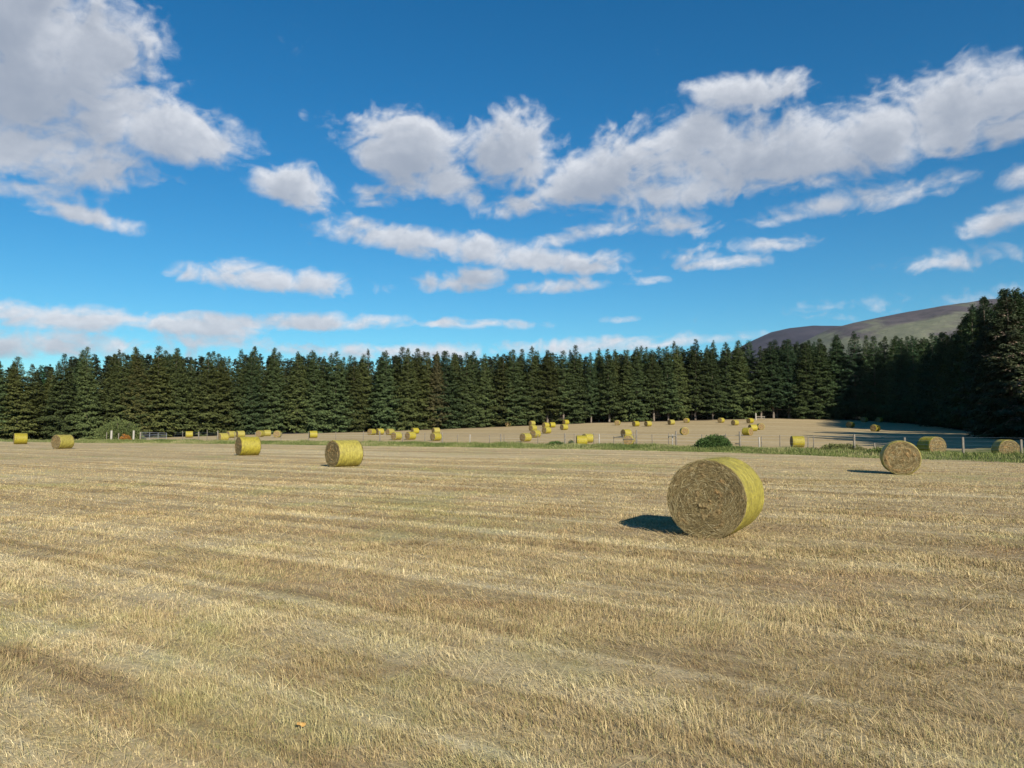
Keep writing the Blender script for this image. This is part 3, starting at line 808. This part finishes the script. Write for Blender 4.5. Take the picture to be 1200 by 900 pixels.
# beyond the fence: px left, px right, top, foot, face angle, label
G_FAR = 'round bales on the field beyond the fence'
FB = [
 (1072,1108,511,534,-36,'yellow bale just past the fence, behind the one facing us on the right'),
 (1160,1193,515,537,-20,'bale behind the last fence post at the right edge'),
 (216,229,505,513,88,'yellow bale side-on between the gate and the next fence posts'),
 (258,266,508.5,514,60,'low pale bale half hidden in grass left of two paired bales'),
 (266,277,505,513,60,'left one of two paired bales behind the nearly side-on near bale'),
 (276,289,505,512,70,'right one of two paired bales just above the nearly side-on near bale'),
 (302,309,507,511,30,'tiny pale bale by the wood, first right of the side-on near bale'),
 (309,318,506,510,75,'tiny yellow bale by the wood, between two pale ones'),
 (321,331,505,512.5,15,'pale bale facing us above the verge, left of a lone yellow one'),
 (363,372,507.5,512.5,80,'lone low yellow bale beyond the fence, just left of the second nearest bale'),
 (432,440,504.5,509,40,'small pale bale touching a yellow one, just right of the thin open spruce'),
 (440,451,502,509.3,60,'yellow bale right of the thin open spruce, beside a small pale one'),
 (453,462,503,509.5,50,'yellow bale behind the left end of the close cluster left of centre'),
 (459,471,504,517,45,'leftmost front bale of the close cluster left of centre'),
 (472,491,505,518,50,'biggest front bale of the cluster left of centre, dark end turned left'),
 (483,490,502.5,508,60,'bale top peeping over the biggest one of the left cluster'),
 (503,519,507,516.5,50,'bale right of the left cluster with a smaller one right behind it'),
 (507,515,501.5,508,60,'small bale directly behind the right-hand bale of the left cluster'),
 (591.6,599,494,499,10,'pale bale alone against the foot of the wood near the centre'),
 (608,624,508,517,45,'nearest bale of the central group, at its lower left'),
 (619,630,498,505,45,'bale of the central group under a small far one'),
 (620,627,493.5,498.5,50,'farthest bale at the top left of the central group'),
 (621,634,503,513,40,'bale of the central group just up and right of its nearest one'),
 (634,647,499,508.5,45,'large middle bale of the central group with a dark left end'),
 (635,644,495.5,501,50,'bale right behind the large middle one of the central group'),
 (643.6,650,495,501,60,'small bright bale just right of the central group'),
 (656,666,497,504,50,'lower one of two stacked-looking bales right of the central group'),
 (659,667,492,497.5,50,'upper far one of two stacked-looking bales right of the central group'),
 (674,689,512,521,85,'bright side-on bale low behind the fence, next to a small dark bush'),
 (681,696,508,519,50,'bale peeping out behind the bright side-on one by the dark bush'),
 (720,727,492.5,498,10,'greenish pale bale facing us at the foot of the wood, right of centre'),
 (726,741,503,512,50,'bale behind the wooden rail with its dark end turned left'),
 (732,742,511,519,10,'dark end of a bale in front of another by the wooden rail'),
 (740,750,493,500,50,'left one of two similar far bales beyond the wooden rail'),
 (754.6,764,493,500,50,'right one of two similar far bales beyond the wooden rail'),
 (782,791,492,497.6,50,'far yellow bale left of a pale one, above the white fence post'),
 (800.6,808,490,495.5,20,'far pale bale at the wood edge above the white fence post'),
 (795,808,501,509.5,-12,'bale facing us just right of the white fence post'),
 (840.6,849,489,496,30,'far pale bale against the wood above the dark broom bush'),
 (856,866,492,498.5,40,'far yellow bale right and below the pale one above the broom bush'),
 (874,883.5,490,496,40,'highest far bale left of the small rail by the wood'),
 (886,895.6,496,503.5,-15,'dark-faced bale at the right end of the trio beside the broom bush'),
 (875,888.5,497,505.5,60,'middle bale of the trio beside the broom bush'),
 (868,883,500,511,-55,'front bale of the trio beside the broom bush, its end turned right'),
 (925,942,512,524,75,'yellow bale low behind the fence between the broom bush and the tall post'),
 (991,1001,494,501,30,'left shaded bale in the dark corner of the far field'),
 (1008,1017,488.5,495,30,'back left shaded bale in the dark corner of the far field'),
 (1026,1034,489,495,30,'back right shaded bale in the dark corner of the far field'),
 (1019,1031,497,506,30,'front shaded bale in the dark corner of the far field'),
]
FBPOS = []
for k_, (xa, xb, yt, yb, th_, lab) in enumerate(FB):
    pc = (xa + xb) / 2; best = None
    hid = 1 if k_ in (2, 3, 4, 5, 14, 16, 28, 29, 32, 45, 0, 1) else 0
    for Y_ in np.arange(46, 215, .5):
        if Y_ > ip(WOOD, pc) - 1.5 or Y_ < ip(FENCE, pc) + 1.4: continue
        X_ = (pc - 600) / F * Y_; g_ = tz(X_, Y_)
        top_ = 502 - (g_ + 1.2 - CAM_H) / F * 0 - (g_ + 1.2 - CAM_H) * F / Y_; ft_ = 502 - (g_ - CAM_H) * F / Y_
        cst = (top_ - yt) ** 2 + ((ft_ - yb) ** 2 * (.25 if hid else 1)) + .3 * ((ft_ - top_) - (yb - yt)) ** 2 * (0 if hid else 1)
        if best is None or cst < best[0]: best = (cst, X_, Y_, g_, top_, ft_)
    FBPOS.append([best[1], best[2], best, lab, th_])
# keep neighbours apart
for it in range(30):
    for a_ in range(len(FBPOS)):
        for b_ in range(a_ + 1, len(FBPOS)):
            A_1, B_1 = FBPOS[a_], FBPOS[b_]
            dx_, dy_ = B_1[0] - A_1[0], B_1[1] - A_1[1]; dd = math.hypot(dx_, dy_)
            if dd < 1.9:
                f_, n_ = (A_1, B_1) if A_1[1] > B_1[1] else (B_1, A_1)
                for q, s_ in ((f_, 1), (n_, -1)):
                    u_ = q[0] / q[1]; q[1] += s_ * .25; q[0] = u_ * q[1]
for k_, (X_, Y_, bst, lab, th_) in enumerate(FBPOS):
    print('bale %2d Y=%.0f cost %.1f top %.1f foot %.1f | %s' % (k_, Y_, bst[0], bst[4], bst[5], lab[:40]))
    bale(MIDP[k_ % 2] if Y_ < 60 else FARP[k_ % 4], X_, Y_, face_heading(X_, Y_, th_), lab, G_FAR)

# ================================================================== fence, gate, rail
mw, n, b = mat_new('weathered_wood')
tcn = n.n.new('ShaderNodeTexCoord').outputs['Object']
n.put(b.inputs['Base Color'], ramp(n, n.noise(n.mapping(tcn, sc=(8, 8, 1.5)), 2, 5, .65), [(.3, (.12, .10, .075)), (.7, (.30, .26, .20))]))
mw2, n, b = mat_new('pale_wood')
tcn = n.n.new('ShaderNodeTexCoord').outputs['Object']
n.put(b.inputs['Base Color'], ramp(n, n.noise(n.mapping(tcn, sc=(8, 8, 1.5)), 2, 5, .65), [(.3, (.28, .25, .20)), (.7, (.50, .46, .39))]))
mzn, n, b = mat_new('galvanised_steel')
tcn = n.n.new('ShaderNodeTexCoord').outputs['Object']
n.put(b.inputs['Base Color'], ramp(n, n.noise(tcn, 6, 4, .6), [(.3, (.38, .40, .42)), (.7, (.60, .62, .64))])); b.inputs['Metallic'].default_value = .6; b.inputs['Roughness'].default_value = .45
fence = link('wire_fence', None, None, (*on_line(FENCE, 740)[:2], 0)); tag(fence, 'weathered post and wire fence between the two hay fields', 'fence')
fo = fence.location
POSTS = [ # px, top px, kind: 0 thin stake, 1 stout post, 2 pale post, 3 short stub
 (215,505,0),(233.6,506,1),(243.6,503.5,0),(256,504.6,1),(276,506,0),(300,506.5,0),(330,507,0),(362,506,0),(394,506,0),(426,505,0),(445.6,505,1),(472,507,0),(498,507,0),(518.6,506.5,1),
 (536,509,0),(550.6,509,2),(574,509.5,0),(587,508.5,1),(590.8,509,0),(630,509,0),(661.8,507.8,1),(672.6,508,0),(695.6,507,0),(702,508.5,2),(719,511,0),(730,510,0),(742.6,506,0),(745.5,504,1),
 (764,509,0),(783,507,0),(787.5,509,2),(792,505,1),(822,509,0),(849.6,508,0),(866.6,505.5,1),(889.2,512,2),(891.6,511.5,0),(913,509.5,0),(945.6,511.5,0),(952.4,510,0),(1000,508.8,1),
 (1023.6,519,3),(1058.6,512.6,1),(1127,512.3,1),(1195,515,1),(1262,517,0),(1330,520,1)]
for k_, (p_, t_, kd) in enumerate(POSTS):
    w_ = on_line(FENCE, p_); g_ = tz(w_.x, w_.y)
    ztop = CAM_H + (502 - t_) / F * w_.y
    hgt = min(max(ztop - g_, .5), 1.55)
    rad_ = {0: .035, 1: .075, 2: .055, 3: .06}[kd]
    t = MB(); lx, ly = random.gauss(0, .02), random.gauss(0, .02)
    t.tube([(0, 0, -.3), (lx * .3, ly * .3, hgt * .3), (lx, ly, hgt - .02), (lx, ly, hgt)], [rad_ * 1.03, rad_, rad_ * .93, rad_ * .8], 9)
    t.build('post', mw2 if kd == 2 else mw, fence, (w_.x - fo.x, w_.y - fo.y, g_), True)
for hz_ in (1.06, .84, .60, .36):
    t = MB(); pts = []
    for p_ in list(range(205, 1500, 12)):
        w_ = on_line(FENCE, p_); pts.append((w_.x - fo.x, w_.y - fo.y - .06, tz(w_.x, w_.y) + hz_))
    t.tube(pts, [.006 if hz_ > 1 else .004] * len(pts), 4)
    t.build('wire', mzn, fence)
def rail(pa, pb, h_, name='rail', mat=mw, par=fence, r_=.045):
    a_, c_ = on_line(FENCE, pa), on_line(FENCE, pb); t = MB()
    t.tube([(a_.x - fo.x, a_.y - fo.y - .09, tz(a_.x, a_.y) + h_), (c_.x - fo.x, c_.y - fo.y - .09, tz(c_.x, c_.y) + h_)], [r_, r_], 7)
    t.build(name, mat, par)
rail(719, 730, .80); rail(783, 792, .95, mat=mw2); rail(730, 742, .66); rail(866, 860.5, .42, 'brace')

# gate at the left with its posts
gp = on_line(FENCE, 158); gl = tz(gp.x, gp.y)
gate = link('field_gate', None, None, (gp.x, gp.y, gl)); tag(gate, 'grey metal field gate with bars right of the round bush', 'gate')
end = on_line(FENCE, 205) - gp; end.z = 0
hx = Vector(((165.5 - 600) / F * 99 - gp.x, 99 - gp.y, 0)); fx2 = Vector(((196 - 600) / F * 108 - gp.x, 108 - gp.y, 0))
for k_, hz_ in enumerate((.25, .45, .65, .87, 1.10)):
    t = MB(); t.tube([hx + Vector((0, 0, hz_)), fx2 + Vector((0, 0, hz_ - .15))], [.028, .028], 6); t.build('bar', mzn, gate)
for q in (.0, .33, .66, 1.0):
    p_ = hx.lerp(fx2, q); t = MB(); t.tube([p_ + Vector((0, 0, .25 - .15 * q)), p_ + Vector((0, 0, 1.12 - .15 * q))], [.028, .028], 6); t.build('upright', mzn, gate)
def loose_post(p_, Y_, t_, r_, lab, mat=mw, name='gate_post'):
    x_ = (p_ - 600) / F * Y_; g_ = tz(x_, Y_); h_ = CAM_H + (502 - t_) / F * Y_ - g_
    t = MB(); t.tube([(0, 0, -.3), (0, 0, .4), (.01, 0, h_ - .03), (.01, 0, h_)], [r_ * 1.05, r_, r_ * .95, r_ * .8], 10)
    o = t.build(name, mat, None, (x_, Y_, g_), True); tag(o, lab, 'post'); return o
loose_post(131.5, 97, 504.5, .13, 'stout pale post in front of the round bush', mw2)
loose_post(126, 98, 506.5, .05, 'thin leaning post just left of the stout pale one')
loose_post(140, 97, 507.5, .07, 'brownish post between the stout pale post and the rusty dock plant')
loose_post(157.5, 97.5, 504.5, .12, 'tall pale post at the left end of the metal gate', mw2)
loose_post(165.5, 98.6, 506.5, .10, 'grey post carrying the metal gate, right of the tall pale one')
# small rail with a white post at the wood edge
Y_ = 193; x_ = (885.5 - 600) / F * Y_; g_ = tz(x_, Y_)
ho = link('hurdle', None, None, (x_, Y_, g_)); tag(ho, 'small wooden rail with a white post at the foot of the wood', 'rail')
t = MB(); t.tube([(0, 0, -.2), (0, 0, 1.75)], [.17, .15], 8); t.build('post', mw2, ho)
t = MB(); t.tube([(2.2, .3, -.2), (2.2, .3, 1.0)], [.10, .09], 8); t.build('post', mw, ho)
t = MB(); t.box((1.15, .0, .85), (2.3, .07, .2)); t.box((1.15, .0, .42), (2.3, .07, .16)); t.build('rail', mw, ho)

# ================================================================== bushes and plants
def leafball(seed, rx, ry, rz_, N, size, flatb=.15, up=.2):
    r = np.random.default_rng(seed)
    v = r.normal(0, 1, (N, 3)); v /= np.linalg.norm(v, axis=1)[:, None]; v[:, 2] = np.abs(v[:, 2]) * 1.0 - flatb
    lump = 1 + .22 * grad(v[:, 0] * 3 + seed, v[:, 1] * 3 + v[:, 2] * 2, seed) + .18 * grad(v[:, 0] * 7, v[:, 2] * 7 + v[:, 1] * 5, seed + 1)
    rad_ = r.random(N) ** .35 * lump
    P = v * rad_[:, None] * (rx, ry, rz_); P[:, 2] = np.maximum(P[:, 2] + rz_ * .08, .03)
    D = v + r.normal(0, .5, (N, 3)) + (0, 0, up); D /= np.linalg.norm(D, axis=1)[:, None]
    s_ = np.cross(D, r.normal(0, 1, (N, 3))); s_ /= np.linalg.norm(s_, axis=1)[:, None]
    L_ = size * r.uniform(.6, 1.4, N)
    V = np.empty((N, 4, 3), np.float32)
    V[:, 0] = P - D * L_[:, None] * .5; V[:, 2] = P + D * L_[:, None] * .5
    V[:, 1] = P + s_ * L_[:, None] * .22; V[:, 3] = P - s_ * L_[:, None] * .22
    return V.reshape(-1, 3), np.arange(N * 4).reshape(-1, 4), np.repeat(r.random(N), 4)
def bush(name, px_, Y_, dims, N, size, colour, label, seed, cat='bush', dz=0, up=.2):
    x_ = (px_ - 600) / F * Y_
    o = link(name, None, None, (x_, Y_, tz(x_, Y_) + dz)); tag(o, label, cat); o.empty_display_size = .3
    V, Fq, rn = leafball(seed, *dims, N, size, up=up)
    m_ = new_mesh('foliage', V, Fq, mf); add_attr(m_, 'rnd', rn); f_ = link('foliage', m_, o); f_.color = (*colour, 1)
    t = MB(); rr_ = random.Random(seed)
    for k_ in range(7):
        a_ = rr_.uniform(0, 6.28); q = rr_.uniform(.3, .7)
        t.tube([(math.cos(a_) * .06, math.sin(a_) * .06, -.1), (math.cos(a_) * dims[0] * q * .5, math.sin(a_) * dims[1] * q * .5, dims[2] * .45), (math.cos(a_) * dims[0] * q, math.sin(a_) * dims[1] * q, dims[2] * .8)], [.05, .03, .01], 5)
    t.build('stems', mbk, o, (0, 0, 0), True)
    return o
bush('round_bush', 141, 106, (3.4, 2.5, 3.3), 12000, .20, (.095, .12, .042), 'big rounded grey-green bush behind the gate posts on the left', 4)
bush('round_bush', 162, 108, (1.2, 1.2, 1.3), 2500, .18, (.14, .15, .07), 'smaller paler bush tucked against the right side of the round bush', 6)
bush('broom_bush', 838, 60.5, (1.35, 1.0, 1.15), 6000, .13, (.050, .090, .026), 'dark green broom bush growing through the wire fence', 9, up=.8)
bush('broom_bush', 826, 61.5, (.9, .8, .85), 3000, .13, (.055, .095, .03), 'lower left shoulder of scrub beside the dark broom bush', 10, up=.8)
bush('scrub_bush', 669, 74, (.38, .38, .68), 1400, .10, (.045, .075, .03), 'small dark bush between fence post and bright side-on bale', 12)
bush('scrub_bush', 651, 71, (.9, .5, .42), 1800, .11, (.06, .11, .03), 'low green clump in the verge left of the small dark bush', 14)
bush('weed_clump', 1041, 48.5, (1.5, .9, .5), 3000, .11, (.10, .13, .04), 'weedy green clump in the verge below the hidden fence post', 15, 'plant', up=.7)
bush('weed_clump', 985, 53.5, (1.8, 1.0, .6), 3500, .11, (.115, .125, .045), 'yellow-green weedy hump in the verge left of the tall post', 16, 'plant', up=.7)
bush('dock_plant', 148, 99, (.8, .6, 1.0), 1800, .12, (.30, .13, .03), 'rusty orange dock plant between the gate posts', 18, 'plant', up=.9)
# fallen leaf in the stubble
lx, ly = foot(353, 857)
t = []
for k_ in range(9):
    a_ = k_ / 8 * PI; t.append((math.cos(a_) * .028, math.sin(a_) * .017 * (1 + .25 * math.sin(5 * a_)), .004 * math.sin(3 * a_)))
for k_ in range(1, 8):
    a_ = PI + k_ / 8 * PI; t.append((math.cos(a_) * .028, math.sin(a_) * .017 * (1 + .25 * math.sin(4 * a_)), .004 * math.cos(3 * a_)))
ml, n, b = mat_new('dry_leaf'); tcn = n.n.new('ShaderNodeTexCoord').outputs['Object']
n.put(b.inputs['Base Color'], ramp(n, n.noise(tcn, 60, 3, .6), [(.3, (.34, .19, .06)), (.7, (.50, .30, .09))]))
vs = [(0, 0, .012)] + t; fs = [(0, 1 + k_, 1 + (k_ + 1) % len(t)) for k_ in range(len(t))]
lf = link('fallen_leaf', new_mesh('fallen_leaf', vs, fs, ml), None, (lx, ly, tz(lx, ly) + .035)); lf.rotation_euler = (.5, .2, .4); lf.scale = (.95, .95, .95)
tag(lf, 'small orange fallen leaf lying in the nearest stubble', 'leaf')
